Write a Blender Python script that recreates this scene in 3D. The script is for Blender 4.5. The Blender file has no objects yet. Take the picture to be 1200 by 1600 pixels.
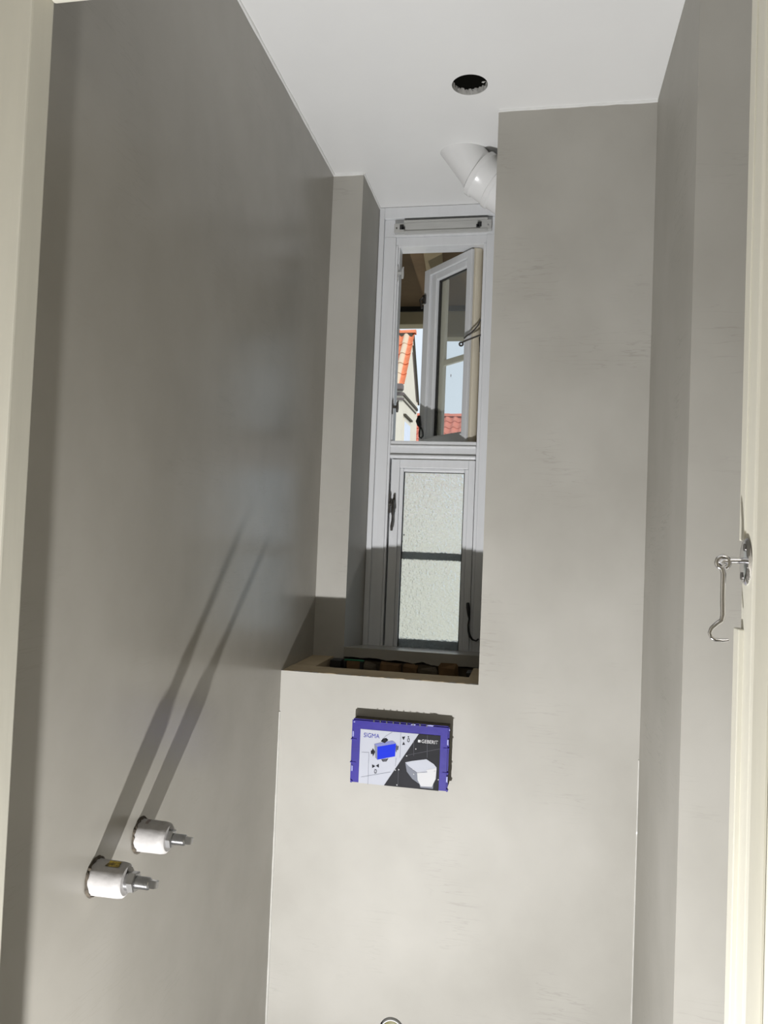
import bpy, bmesh, math, random
from mathutils import Vector, Matrix

random.seed(7)
SC = bpy.context.scene
COL = SC.collection
pi = math.pi

# ------------------------------------------------------------------ camera
cam_d = bpy.data.cameras.new('camera')
cam = bpy.data.objects.new('camera', cam_d)
COL.objects.link(cam)
SC.camera = cam
YAW, PITCH, ROLL, FPX = 0.1925, 0.0350, 0.0400, 1223.65
_f = Vector((-math.sin(YAW) * math.cos(PITCH), math.cos(YAW) * math.cos(PITCH), math.sin(PITCH)))
_r = Vector((math.cos(YAW), math.sin(YAW), 0))
_u = _r.cross(_f)
_r2 = math.cos(ROLL) * _r + math.sin(ROLL) * _u
_u2 = -math.sin(ROLL) * _r + math.cos(ROLL) * _u
M = Matrix((_r2, _u2, -_f)).transposed().to_4x4()
M.translation = Vector((0, 0, 1.45))
cam.matrix_world = M
cam_d.sensor_fit = 'VERTICAL'
cam_d.sensor_height = 36
cam_d.lens = 36 * FPX / 1600
cam_d.clip_start = 0.02

# ------------------------------------------------------------------ world, sun, lamps, exposure
W = bpy.data.worlds.new('sky')
SC.world = W
W.use_nodes = True
bg = W.node_tree.nodes['Background']
bg.inputs['Color'].default_value = (0.80, 0.90, 1.0, 1)
bg.inputs['Strength'].default_value = 1.0

sun_d = bpy.data.lights.new('sun', 'SUN')
sun_d.energy = 1.6
sun_d.angle = math.radians(3)
sun_d.color = (1.0, 0.96, 0.90)
sun = bpy.data.objects.new('sun', sun_d)
COL.objects.link(sun)
sun.rotation_euler = Vector((-0.62, 0.62, -0.62)).to_track_quat('-Z', 'Y').to_euler()

# small LED work lamp standing low in the hall in front of the door
lamp_d = bpy.data.lights.new('work_lamp', 'AREA')
lamp_d.shape = 'DISK'
lamp_d.size = 0.035
lamp_d.energy = 45
lamp_d.color = (0.985, 0.985, 1.0)
lamp = bpy.data.objects.new('work_lamp', lamp_d)
COL.objects.link(lamp)
lamp.location = (-0.372, 0.32, 0.225)
lamp.rotation_euler = Vector((0.0, 0.64, 0.77)).to_track_quat('-Z', 'Y').to_euler()

# ceiling lamp of the hall behind the camera
hall_d = bpy.data.lights.new('hall_lamp', 'POINT')
hall_d.energy = 5.5
hall_d.shadow_soft_size = 0.2
hall_d.color = (1.0, 0.95, 0.87)
hall = bpy.data.objects.new('hall_lamp', hall_d)
COL.objects.link(hall)
hall.location = (0.50, -0.40, 2.0)

vs = SC.view_settings
vs.view_transform = 'Standard'
vs.look = 'None'
vs.exposure = 0.0
vs.gamma = 1.0
vs.use_curve_mapping = False

# ------------------------------------------------------------------ dimensions (metres)
XL, XR, XK = -0.601, 0.243, -0.120     # left wall, right wall, left edge of the tall box
YB, YS, YW, Y2 = 1.85, 2.129, 2.373, 1.363
ZC, ZK = 2.486, 1.120
XS = -0.513
JX0, JX1, JY0, JY1, JZ = -0.5505, 0.1865, 0.732, 0.770, 2.036

# ------------------------------------------------------------------ materials
def srgb(r, g, b):
    def c(v):
        v /= 255
        return v / 12.92 if v <= 0.04045 else ((v + 0.055) / 1.055) ** 2.4
    return (c(r), c(g), c(b), 1)

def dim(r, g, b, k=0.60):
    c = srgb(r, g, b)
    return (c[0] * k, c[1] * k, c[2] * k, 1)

def mat(name, col, rough=0.5, metal=0.0, spec=0.5, var=0.0, vscale=6.0, bump=0.0, bscale=40.0,
        stretch=(1, 1, 1), col2=None, coat=0.0):
    m = bpy.data.materials.new(name)
    m.use_nodes = True
    nt = m.node_tree
    b = nt.nodes['Principled BSDF']
    b.inputs['Base Color'].default_value = col
    b.inputs['Roughness'].default_value = rough
    b.inputs['Metallic'].default_value = metal
    b.inputs['Specular IOR Level'].default_value = spec
    b.inputs['Coat Weight'].default_value = coat
    tc = nt.nodes.new('ShaderNodeTexCoord')
    mp = nt.nodes.new('ShaderNodeMapping')
    mp.inputs['Scale'].default_value = stretch
    nt.links.new(tc.outputs['Object'], mp.inputs['Vector'])
    n = nt.nodes.new('ShaderNodeTexNoise')
    n.inputs['Scale'].default_value = vscale
    n.inputs['Detail'].default_value = 5
    n.inputs['Roughness'].default_value = 0.6
    nt.links.new(mp.outputs['Vector'], n.inputs['Vector'])
    ramp = nt.nodes.new('ShaderNodeValToRGB')
    c2 = col2 if col2 else tuple([x * (1 - var) for x in col[:3]] + [1])
    ramp.color_ramp.elements[0].position = 0.35
    ramp.color_ramp.elements[1].position = 0.65
    ramp.color_ramp.elements[0].color = c2
    ramp.color_ramp.elements[1].color = col
    nt.links.new(n.outputs['Fac'], ramp.inputs['Fac'])
    nt.links.new(ramp.outputs['Color'], b.inputs['Base Color'])
    if bump:
        n2 = nt.nodes.new('ShaderNodeTexNoise')
        n2.inputs['Scale'].default_value = bscale
        n2.inputs['Detail'].default_value = 6
        nt.links.new(mp.outputs['Vector'], n2.inputs['Vector'])
        bp = nt.nodes.new('ShaderNodeBump')
        bp.inputs['Strength'].default_value = bump
        bp.inputs['Distance'].default_value = 0.004
        nt.links.new(n2.outputs['Fac'], bp.inputs['Height'])
        nt.links.new(bp.outputs['Normal'], b.inputs['Normal'])
    return m

def plaster_mat(name, col, rough, seed, streak=0.5, bump=0.05, spec=0.5):
    """trowelled and sealed lime plaster: cloudy tone, faint horizontal trowel ridges, satin sheen"""
    m = bpy.data.materials.new(name)
    m.use_nodes = True
    nt = m.node_tree
    L = nt.links.new
    b = nt.nodes['Principled BSDF']
    tc = nt.nodes.new('ShaderNodeTexCoord')
    def noise(sc, scale, detail, rot=(0, 0, 0)):
        mp = nt.nodes.new('ShaderNodeMapping')
        mp.inputs['Scale'].default_value = sc
        mp.inputs['Rotation'].default_value = rot
        mp.inputs['Location'].default_value = (seed, seed * 2.3, seed * 0.7)
        L(tc.outputs['Object'], mp.inputs['Vector'])
        n = nt.nodes.new('ShaderNodeTexNoise')
        n.inputs['Scale'].default_value = scale
        n.inputs['Detail'].default_value = detail
        L(mp.outputs['Vector'], n.inputs['Vector'])
        return n
    n1 = noise((1.3, 1.3, 1.15), 3.5, 7, (0.3, 0.5, 0.4))
    r1 = nt.nodes.new('ShaderNodeValToRGB')
    r1.color_ramp.elements[0].position = 0.30
    r1.color_ramp.elements[1].position = 0.72
    r1.color_ramp.elements[0].color = (col[0] * 0.90, col[1] * 0.895, col[2] * 0.885, 1)
    r1.color_ramp.elements[1].color = (min(1, col[0] * 1.07), min(1, col[1] * 1.07), min(1, col[2] * 1.075), 1)
    L(n1.outputs['Fac'], r1.inputs['Fac'])
    # thin dark trowel scratches, sparse
    n2 = noise((4, 4, 46), 1.6, 3, (0.0, 0.12, 0.0))
    n3 = noise((1, 1, 1), 5.0, 2)
    r2 = nt.nodes.new('ShaderNodeValToRGB')
    e = r2.color_ramp.elements
    e[0].position = 0.478; e[0].color = (1, 1, 1, 1)
    e[1].position = 0.498; e[1].color = (0, 0, 0, 1)
    x = e.new(0.518); x.color = (1, 1, 1, 1)
    L(n2.outputs['Fac'], r2.inputs['Fac'])
    r3 = nt.nodes.new('ShaderNodeValToRGB')
    r3.color_ramp.elements[0].position = 0.54
    r3.color_ramp.elements[1].position = 0.68
    L(n3.outputs['Fac'], r3.inputs['Fac'])
    inv = nt.nodes.new('ShaderNodeMath'); inv.operation = 'SUBTRACT'
    inv.inputs[0].default_value = 1.0
    L(r2.outputs['Color'], inv.inputs[1])
    mul = nt.nodes.new('ShaderNodeMath'); mul.operation = 'MULTIPLY'
    L(inv.outputs[0], mul.inputs[0]); L(r3.outputs['Color'], mul.inputs[1])
    mul2 = nt.nodes.new('ShaderNodeMath'); mul2.operation = 'MULTIPLY'
    mul2.inputs[1].default_value = 0.30 * streak
    L(mul.outputs[0], mul2.inputs[0])
    mx = nt.nodes.new('ShaderNodeMixRGB')
    mx.inputs[2].default_value = (col[0] * 0.45, col[1] * 0.44, col[2] * 0.42, 1)
    L(mul2.outputs[0], mx.inputs[0]); L(r1.outputs['Color'], mx.inputs[1])
    L(mx.outputs[0], b.inputs['Base Color'])
    b.inputs['Roughness'].default_value = rough
    b.inputs['Specular IOR Level'].default_value = spec
    n4 = noise((2, 2, 5), 4, 4, (0.1, 0.15, 0))
    ad = nt.nodes.new('ShaderNodeMath'); ad.operation = 'SUBTRACT'
    L(n4.outputs['Fac'], ad.inputs[0]); L(mul2.outputs[0], ad.inputs[1])
    bp = nt.nodes.new('ShaderNodeBump')
    bp.inputs['Strength'].default_value = bump
    bp.inputs['Distance'].default_value = 0.006
    L(ad.outputs[0], bp.inputs['Height'])
    L(bp.outputs['Normal'], b.inputs['Normal'])
    return m

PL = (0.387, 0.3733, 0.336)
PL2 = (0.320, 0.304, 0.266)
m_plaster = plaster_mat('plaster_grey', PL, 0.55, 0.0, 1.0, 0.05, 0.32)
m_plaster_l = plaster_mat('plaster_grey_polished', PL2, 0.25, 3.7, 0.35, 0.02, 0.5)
m_ceil = mat('ceiling_white_paint', (0.78, 0.78, 0.765, 1), 0.38, var=0.03, vscale=3)
m_white = mat('window_white_paint', (0.68, 0.69, 0.70, 1), 0.35, var=0.05, vscale=14, bump=0.05, bscale=60, stretch=(3, 3, 0.4))
m_cream = mat('door_cream_paint', (0.60, 0.58, 0.495, 1), 0.45, var=0.06, vscale=9, bump=0.06, bscale=50, stretch=(3, 3, 0.3))
m_creamw = mat('window_cream_paint', (0.62, 0.57, 0.46, 1), 0.4, var=0.08, vscale=12, stretch=(3, 3, 0.4))
m_caulk = mat('white_caulk', (0.72, 0.72, 0.70, 1), 0.25, var=0.05, vscale=40, bump=0.3, bscale=60)
m_caulkg = mat('grey_sealer_bead', (0.55, 0.54, 0.50, 1), 0.12, var=0.1, vscale=40, bump=0.5, bscale=45, coat=0.6)
m_hall = mat('hall_wall_paint', (0.55, 0.52, 0.45, 1), 0.6, var=0.04)
m_floor = mat('floor_screed', (0.30, 0.29, 0.27, 1), 0.6, var=0.15, bump=0.1)
m_pvc = mat('white_pvc', (0.74, 0.74, 0.73, 1), 0.25, var=0.03)
m_sleeve = mat('milky_sleeve', (0.33, 0.318, 0.305, 1), 0.5, spec=0.25, var=0.2, vscale=30, bump=0.25, bscale=70)
m_zinc = mat('zinc_plated_steel', (0.46, 0.46, 0.46, 1), 0.30, metal=1, var=0.15, vscale=60)
m_chrome = mat('chromed_steel', (0.72, 0.72, 0.74, 1), 0.12, metal=1, var=0.05)
m_dsteel = mat('dark_steel', (0.16, 0.15, 0.14, 1), 0.35, metal=0.9, var=0.3, vscale=60)
m_alu = mat('brushed_aluminium', (0.50, 0.50, 0.48, 1), 0.45, metal=0.2, var=0.1, vscale=20, stretch=(0.4, 4, 4))
m_black = mat('black_plastic', (0.012, 0.012, 0.012, 1), 0.45, var=0.2)
m_blackp = mat('black_print', (0.02, 0.02, 0.025, 1), 0.65, spec=0.1, var=0.1)
m_tan = mat('raw_gypsum_edge', srgb(176, 158, 128), 0.9, var=0.18, vscale=18, bump=0.5, bscale=60)
m_stone = mat('brown_masonry', srgb(120, 92, 60), 0.95, var=0.45, vscale=14, bump=0.9, bscale=30)
m_mortar = mat('grey_mortar', srgb(92, 82, 66), 0.95, var=0.35, vscale=20, bump=0.9, bscale=40)
m_green = mat('green_plastic', srgb(20, 120, 85), 0.4, var=0.3, vscale=50)
m_blue = mat('blue_plastic', dim(58, 42, 178, 0.5), 0.5, spec=0.22, var=0.18, vscale=16, bump=0.1, bscale=70)
m_bluel = mat('scuffed_blue_plastic', dim(158, 160, 228), 0.45, var=0.15, vscale=30)
m_card = mat('card_white_print', dim(222, 225, 236, 0.58), 0.65, spec=0.12, var=0.05, vscale=10)
m_cardg = mat('card_charcoal_print', dim(58, 58, 62), 0.65, spec=0.12, var=0.35, vscale=9)
m_pblue = mat('print_bright_blue', dim(34, 60, 235, 0.62), 0.65, spec=0.12, var=0.04)
m_pviol = mat('print_violet', dim(150, 156, 212), 0.65, spec=0.12, var=0.04)
m_ptext = mat('print_text_blue', dim(84, 84, 190), 0.65, spec=0.12, var=0.04)
m_pwhite = mat('print_white', dim(246, 246, 248, 0.56), 0.65, spec=0.12, var=0.04)
m_pgrey = mat('print_grey', dim(150, 154, 166), 0.65, spec=0.12, var=0.04)
m_pgrey2 = mat('print_dark_grey', dim(105, 105, 112), 0.65, spec=0.12, var=0.04)
m_yellow = mat('torn_yellow_print', srgb(190, 165, 60), 0.6, col2=srgb(60, 50, 25), vscale=110)
m_grit = mat('dark_grit', srgb(70, 62, 50), 0.9, var=0.5, vscale=90)
m_void = mat('dark_void', (0.006, 0.006, 0.005, 1), 1.0, spec=0.0)  # near-black colour put in for the dark inside the holes
m_olive = mat('olive_plug', srgb(120, 115, 70), 0.5, var=0.1)
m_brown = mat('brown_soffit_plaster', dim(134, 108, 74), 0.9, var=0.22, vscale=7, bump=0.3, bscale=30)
m_brownl = mat('tan_soffit_strip', dim(176, 158, 122), 0.9, var=0.15, vscale=9)
m_beam = mat('cream_beam', srgb(190, 178, 148), 0.8, var=0.15, vscale=8)
m_gasket = mat('black_gasket', (0.02, 0.02, 0.018, 1), 0.5, var=0.1)
m_tile = mat('orange_clay_tile', srgb(240, 140, 96), 0.7, var=0.22, vscale=5)
m_tile2 = mat('pale_banded_tile', srgb(240, 140, 96), 0.8, var=0.2, vscale=9)
def pale_band(m):
    # pale band running down the left valley of the verge tiles
    nt = m.node_tree
    b = nt.nodes['Principled BSDF']
    src = b.inputs['Base Color'].links[0].from_socket
    tc = nt.nodes.new('ShaderNodeTexCoord')
    sp = nt.nodes.new('ShaderNodeSeparateXYZ')
    nt.links.new(tc.outputs['Object'], sp.inputs[0])
    rp = nt.nodes.new('ShaderNodeValToRGB')
    e = rp.color_ramp.elements
    e[0].position = 0.095; e[0].color = (1, 1, 1, 1)
    e[1].position = 0.115; e[1].color = (0, 0, 0, 1)
    nt.links.new(sp.outputs[0], rp.inputs[0])
    mx = nt.nodes.new('ShaderNodeMixRGB')
    nt.links.new(rp.outputs[0], mx.inputs[0])
    nt.links.new(src, mx.inputs[1])
    mx.inputs[2].default_value = srgb(222, 200, 172)
    nt.links.new(mx.outputs[0], b.inputs['Base Color'])
pale_band(m_tile2)
m_tilep = mat('haze_paled_red_tile', srgb(228, 135, 112), 0.75, var=0.2, vscale=4)  # red tile paled in colour to stand for haze of the sash glass
m_house = mat('white_render', srgb(232, 224, 206), 0.9, var=0.05, vscale=3)
m_corn = mat('grey_cornice', srgb(122, 112, 108), 0.8, var=0.12, vscale=6)
m_line = mat('dark_bargeboard', srgb(84, 78, 66), 0.8, var=0.2)
m_hpane = mat('pale_window_pane', srgb(226, 234, 248), 0.7, var=0.03)
m_ground = mat('courtyard_paving', (0.45, 0.44, 0.41, 1), 0.9, var=0.15, vscale=1)
m_outer = mat('outer_render', (0.42, 0.38, 0.30, 1), 0.9, var=0.1, vscale=2)

def glass_mat():
    m = bpy.data.materials.new('clear_pane_glass')
    m.use_nodes = True
    nt = m.node_tree
    nt.nodes.remove(nt.nodes['Principled BSDF'])
    out = nt.nodes['Material Output']
    tr = nt.nodes.new('ShaderNodeBsdfTransparent')
    tr.inputs['Color'].default_value = (0.96, 0.98, 0.98, 1)
    gl = nt.nodes.new('ShaderNodeBsdfGlossy')
    gl.inputs['Roughness'].default_value = 0.01
    lw = nt.nodes.new('ShaderNodeLayerWeight'); lw.inputs['Blend'].default_value = 0.5
    fr = nt.nodes.new('ShaderNodeMath'); fr.operation = 'POWER'; fr.inputs[1].default_value = 3.2
    nt.links.new(lw.outputs['Facing'], fr.inputs[0])
    mx = nt.nodes.new('ShaderNodeMixShader')
    nt.links.new(fr.outputs[0], mx.inputs[0])
    nt.links.new(tr.outputs[0], mx.inputs[1])
    nt.links.new(gl.outputs[0], mx.inputs[2])
    veil = nt.nodes.new('ShaderNodeBsdfTranslucent')      # pale veil mixed into the pane, imitating reflected sky
    veil.inputs['Color'].default_value = (0.9, 0.9, 0.9, 1)
    mx2 = nt.nodes.new('ShaderNodeMixShader'); mx2.inputs[0].default_value = 0.09
    nt.links.new(mx.outputs[0], mx2.inputs[1])
    nt.links.new(veil.outputs[0], mx2.inputs[2])
    nt.links.new(mx2.outputs[0], out.inputs['Surface'])
    return m
m_glass = glass_mat()

def frost_mat():
    m = bpy.data.materials.new('frosted_pattern_glass')
    m.use_nodes = True
    nt = m.node_tree
    L = nt.links.new
    b = nt.nodes['Principled BSDF']
    b.inputs['Base Color'].default_value = (0.86, 0.93, 0.96, 1)
    b.inputs['Transmission Weight'].default_value = 1.0
    b.inputs['Roughness'].default_value = 0.36
    b.inputs['IOR'].default_value = 1.3
    tc = nt.nodes.new('ShaderNodeTexCoord')
    n = nt.nodes.new('ShaderNodeTexNoise')
    n.inputs['Scale'].default_value = 160
    n.inputs['Detail'].default_value = 3
    L(tc.outputs['Object'], n.inputs['Vector'])
    v = nt.nodes.new('ShaderNodeTexVoronoi')
    v.inputs['Scale'].default_value = 170
    L(tc.outputs['Object'], v.inputs['Vector'])
    ad = nt.nodes.new('ShaderNodeMath'); ad.operation = 'ADD'
    L(n.outputs['Fac'], ad.inputs[0]); L(v.outputs['Distance'], ad.inputs[1])
    bp = nt.nodes.new('ShaderNodeBump')
    bp.inputs['Strength'].default_value = 0.6
    bp.inputs['Distance'].default_value = 0.004
    L(ad.outputs[0], bp.inputs['Height'])
    L(bp.outputs['Normal'], b.inputs['Normal'])
    return m
m_frost = frost_mat()

# ------------------------------------------------------------------ helpers
ORIG = {}
def origin(o):
    return ORIG.get(o.name, Vector((0, 0, 0))) if o else Vector((0, 0, 0))

def tag(o, label=None, cat=None, group=None, kind=None):
    if label: o['label'] = label
    if cat: o['category'] = cat
    if group: o['group'] = group
    if kind: o['kind'] = kind
    return o

def empty(name, loc, label=None, cat=None, group=None, kind=None, parent=None, rotz=0.0):
    o = bpy.data.objects.new(name, None)
    o.empty_display_size = 0.05
    COL.objects.link(o)
    o.parent = parent
    o.location = Vector(loc) - (origin(parent) if parent else Vector((0, 0, 0)))
    o.rotation_euler = (0, 0, rotz)
    # rotated empties take local coordinates
    ORIG[o.name] = Vector((0, 0, 0)) if rotz else Vector(loc)
    return tag(o, label, cat, group, kind)

def obj(name, bm, m, parent=None, smooth=False, label=None, cat=None, group=None, kind=None):
    me = bpy.data.meshes.new(name)
    off = origin(parent)
    if off.length:
        bmesh.ops.translate(bm, verts=bm.verts, vec=-off)
    bmesh.ops.recalc_face_normals(bm, faces=bm.faces)
    bm.to_mesh(me); bm.free()
    ms = m if isinstance(m, (list, tuple)) else [m]
    for x in ms: me.materials.append(x)
    if smooth:
        for p in me.polygons: p.use_smooth = True
        try: me.set_sharp_from_angle(angle=math.radians(40))
        except Exception: pass
    o = bpy.data.objects.new(name, me)
    COL.objects.link(o)
    o.parent = parent
    ORIG[o.name] = off
    return tag(o, label, cat, group, kind)

def add_box(bm, x0, x1, y0, y1, z0, z1, mi=0):
    v = [bm.verts.new(p) for p in ((x0, y0, z0), (x1, y0, z0), (x1, y1, z0), (x0, y1, z0),
                                   (x0, y0, z1), (x1, y0, z1), (x1, y1, z1), (x0, y1, z1))]
    for f in ((0, 3, 2, 1), (4, 5, 6, 7), (0, 1, 5, 4), (1, 2, 6, 5), (2, 3, 7, 6), (3, 0, 4, 7)):
        bm.faces.new([v[i] for i in f]).material_index = mi
    return v

def box(name, x0, x1, y0, y1, z0, z1, m, parent=None, bevel=0.0, seg=2, **k):
    bm = bmesh.new()
    add_box(bm, x0, x1, y0, y1, z0, z1)
    if bevel:
        bmesh.ops.bevel(bm, geom=list(bm.edges), offset=bevel, segments=seg, affect='EDGES', profile=0.6)
    return obj(name, bm, m, parent, **k)

def boxes(name, lst, m, parent=None, bevel=0.0, **k):
    bm = bmesh.new()
    for b in lst: add_box(bm, *b)
    if bevel:
        bmesh.ops.bevel(bm, geom=list(bm.edges), offset=bevel, segments=2, affect='EDGES')
    return obj(name, bm, m, parent, **k)

def frames(path):
    P = [Vector(p) for p in path]
    T = []
    for i in range(len(P)):
        a = P[max(0, i - 1)]; b = P[min(len(P) - 1, i + 1)]
        T.append((b - a).normalized())
    up = Vector((0, 0, 1)) if abs(T[0].z) < 0.9 else Vector((1, 0, 0))
    n = (up - T[0] * up.dot(T[0])).normalized()
    out = []
    for p, t in zip(P, T):
        n = (n - t * n.dot(t)).normalized()
        out.append((p, t, n, t.cross(n)))
    return out

def add_tube(bm, path, r, n=8, caps=True, phase=0.0):
    fr = frames(path)
    rs = r if isinstance(r, (list, tuple)) else [r] * len(fr)
    rings = []
    for (p, t, a, b), rr in zip(fr, rs):
        rings.append([bm.verts.new(p + (a * math.cos(phase + 2 * pi * k / n) + b * math.sin(phase + 2 * pi * k / n)) * rr) for k in range(n)])
    for i in range(len(rings) - 1):
        for k in range(n):
            bm.faces.new((rings[i][k], rings[i][(k + 1) % n], rings[i + 1][(k + 1) % n], rings[i + 1][k]))
    if caps:
        bm.faces.new(rings[0][::-1]); bm.faces.new(rings[-1])
    return rings

def tube(name, path, r, m, parent=None, n=8, smooth=True, phase=0.0, **k):
    bm = bmesh.new()
    add_tube(bm, path, r, n, True, phase)
    return obj(name, bm, m, parent, smooth=smooth, **k)

def arc(c, r, a0, a1, n, ax='xz'):
    out = []
    for i in range(n + 1):
        a = a0 + (a1 - a0) * i / n
        d = (r * math.cos(a), r * math.sin(a))
        if ax == 'xz': out.append((c[0] + d[0], c[1], c[2] + d[1]))
        elif ax == 'yz': out.append((c[0], c[1] + d[0], c[2] + d[1]))
        else: out.append((c[0] + d[0], c[1] + d[1], c[2]))
    return out

def plate_with_hole(outer, holes, to3d, t):
    """flat polygon with holes, given thickness along t"""
    bm = bmesh.new()
    edges = []
    for loop in [outer] + holes:
        vs_ = [bm.verts.new(to3d(p)) for p in loop]
        for i in range(len(vs_)):
            edges.append(bm.edges.new((vs_[i], vs_[(i + 1) % len(vs_)])))
    bmesh.ops.triangle_fill(bm, edges=edges, use_beauty=True)
    r = bmesh.ops.extrude_face_region(bm, geom=list(bm.faces))
    bmesh.ops.translate(bm, verts=[v for v in r['geom'] if isinstance(v, bmesh.types.BMVert)], vec=t)
    return bm

# ================================================================== STRUCTURE
S = 'structure'
box('floor', -1.3, 1.3, -1.6, 2.5, -0.1, 0.0, m_floor, label='grey screed floor of the hall and toilet room', cat='floor', kind=S)

# left wall, polished plaster
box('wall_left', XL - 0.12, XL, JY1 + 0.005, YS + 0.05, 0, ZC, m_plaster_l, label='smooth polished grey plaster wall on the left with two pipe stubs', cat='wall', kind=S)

# back wall: low cistern wall with a drain hole + tall box to the ceiling
DR = (-0.293, 0.306, 0.029)
bm = plate_with_hole([(XL, 0), (XK, 0), (XR, 0), (XR, ZC), (XK, ZC), (XK, ZK), (XL, ZK)],
                     [[(DR[0] + DR[2] * math.cos(2 * pi * k / 28), DR[1] + DR[2] * math.sin(2 * pi * k / 28)) for k in range(28)]],
                     lambda p: (p[0], YB, p[1]), Vector((0, 0.012, 0)))
wb = obj('wall_back', bm, m_plaster, label='light grey trowelled plaster wall at the back, stepped low on the left', cat='wall', kind=S)
# roughly cut top edge of the low wall, raw board
bm = bmesh.new()
nx = 40
prev = None
for i in range(nx + 1):
    x = XL + 0.001 + (XK - XL - 0.002) * i / nx
    j = random.uniform(-0.0022, 0.0005)
    j2 = random.uniform(-0.002, 0.002)
    ring = [bm.verts.new((x, YB + 0.0122, 0.75)), bm.verts.new((x, YB + 0.0005, ZK + 0.0012 + j)),
            bm.verts.new((x, YB + 0.088 + j2, ZK + 0.0012)), bm.verts.new((x, YB + 0.088 + j2, 0.75))]
    if prev:
        for k in range(4):
            bm.faces.new((prev[k], prev[(k + 1) % 4], ring[(k + 1) % 4], ring[k]))
    else: bm.faces.new(ring)
    prev = ring
bm.faces.new(prev[::-1])
obj('cut_board_edge', bm, m_tan, wb)
box('rim_board', XL + 0.001, -0.541, YB + 0.09, YS - 0.001, 0.75, ZK, m_tan, wb)
box('rim_board', -0.150, XK - 0.0005, YB + 0.09, 2.09, 0.75, ZK, m_tan, wb)
boxes('box_core', [(XK, XR, YB + 0.0122, 2.44, 0, ZC), (XL, XK - 0.001, YB + 0.0122, YB + 0.08, 0, 0.27), (XL, DR[0] - 0.04, YB + 0.0122, YB + 0.08, 0.27, 0.74),
                   (DR[0] + 0.04, XK - 0.001, YB + 0.0122, YB + 0.08, 0.27, 0.74)], m_plaster, wb)

# right wall: projecting pier face plus the outer return
boxes('wall_right', [(XR, 0.66, Y2, 2.44, 0, ZC), (0.60, 0.66, JY1 + 0.005, Y2, 0, ZC)], m_plaster,
      label='grey plaster pier and wall on the right beside the door hook', cat='wall', kind=S)

# window wall: strip left of the window, parapet below it
ww = boxes('wall_window', [(XL - 0.12, XS, YS, 2.44, 0, ZC), (XS - 0.002, XK, 2.16, 2.44, 0, 1.105)], m_plaster,
      label='narrow pale grey plaster strip left of the window with shaded lower end', cat='wall', kind=S)
# rubble masonry under the sill
wc = boxes('wall_cavity', [(-0.541, -0.15, 2.135, 2.16, 0.70, 1.112), (-0.541, -0.15, YB + 0.09, 2.16, 0.70, 0.72)], m_mortar,
           label='rough brown masonry inside the open cistern cavity below the window sill', cat='wall', kind=S)
x = -0.452
for i in range(6):
    w = random.uniform(0.042, 0.066)
    for row in range(2):
        z1 = 1.122 - row * 0.07 - random.uniform(0, 0.016)
        xo = x + row * 0.02
        if xo + w > -0.168: continue
        bm = bmesh.new()
        add_box(bm, xo, xo + w - 0.006, 2.095 + random.uniform(0, 0.02), 2.136, z1 - 0.062, z1)
        bmesh.ops.bevel(bm, geom=list(bm.edges), offset=0.006, segments=1, affect='EDGES')
        for v in bm.verts:
            v.co += Vector((random.uniform(-1, 1), random.uniform(-1, 1) * 0.8, random.uniform(-1, 1))) * 0.0045
        obj('stone', bm, m_stone if (i + row) % 3 else m_mortar, wc)
    x += w

# door wall and hall enclosure (behind and beside the camera)
boxes('wall_front', [(-1.3, JX0 - 0.045, JY0 + 0.012, JY1, 0, 2.6), (JX1 + 0.045, 1.3, JY0 + 0.012, JY1, 0, 2.6),
                     (JX0 - 0.045, JX1 + 0.045, JY0 + 0.012, JY1, JZ + 0.045, 2.6)], m_hall,
      label='cream wall around the doorway', cat='wall', kind=S)
boxes('wall_hall', [(-1.3, -1.2, -1.6, JY0, 0, 2.6), (1.2, 1.3, -1.6, JY0, 0, 2.6), (-1.3, 1.3, -1.7, -1.6, 0, 2.6)], m_hall,
      label='cream hall walls behind the doorway', cat='wall', kind=S)

# ceiling of the toilet room with a cut-out, hall ceiling
HC = (-0.180, 1.737, 0.0405)
hole = [(HC[0] + HC[2] * math.cos(2 * pi * k / 48), HC[1] + HC[2] * math.sin(2 * pi * k / 48)) for k in range(48)]
bm = plate_with_hole([(XL - 0.12, JY1), (0.66, JY1), (0.66, 2.44), (XL - 0.12, 2.44)], [hole], lambda p: (p[0], p[1], ZC), Vector((0, 0, 0.014)))
cl = obj('ceiling', bm, m_ceil, label='white painted ceiling with a round cut-out', cat='ceiling', kind=S)
bm = bmesh.new()     # ragged gypsum collar standing up inside the hole
n = 64
pr = None; first = None
for k in range(n + 1):
    a = 2 * pi * k / n
    if k == n: ring = first
    else:
        h = 0.0135 + random.uniform(-0.006, 0.004)
        c, s = math.cos(a), math.sin(a)
        r0 = HC[2] - 0.0006
        r1 = r0 - random.uniform(0.0005, 0.0025)
        ring = [bm.verts.new((HC[0] + c * r0, HC[1] + s * r0, ZC + 0.001)), bm.verts.new((HC[0] + c * r1, HC[1] + s * r1, ZC + h)),
                bm.verts.new((HC[0] + c * (r0 + 0.004), HC[1] + s * (r0 + 0.004), ZC + 0.0142))]
        if k == 0: first = ring
    if pr:
        for q in range(2): bm.faces.new((pr[q], ring[q], ring[q + 1], pr[q + 1]))
    pr = ring
obj('ragged_rim', bm, mat('gypsum_core', (0.52, 0.51, 0.48, 1), 0.9, var=0.3, vscale=90), cl)
bm = bmesh.new()
add_box(bm, HC[0] - 0.12, HC[0] + 0.12, HC[1] - 0.12, HC[1] + 0.12, ZC + 0.0143, ZC + 0.12)
obj('void', bm, m_void, cl)
bm = bmesh.new()
bmesh.ops.create_icosphere(bm, subdivisions=2, radius=0.008)
for v in bm.verts: v.co = Vector((HC[0] + 0.031, HC[1] + 0.012, ZC + 0.020)) + v.co * random.uniform(0.4, 1.3)
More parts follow.
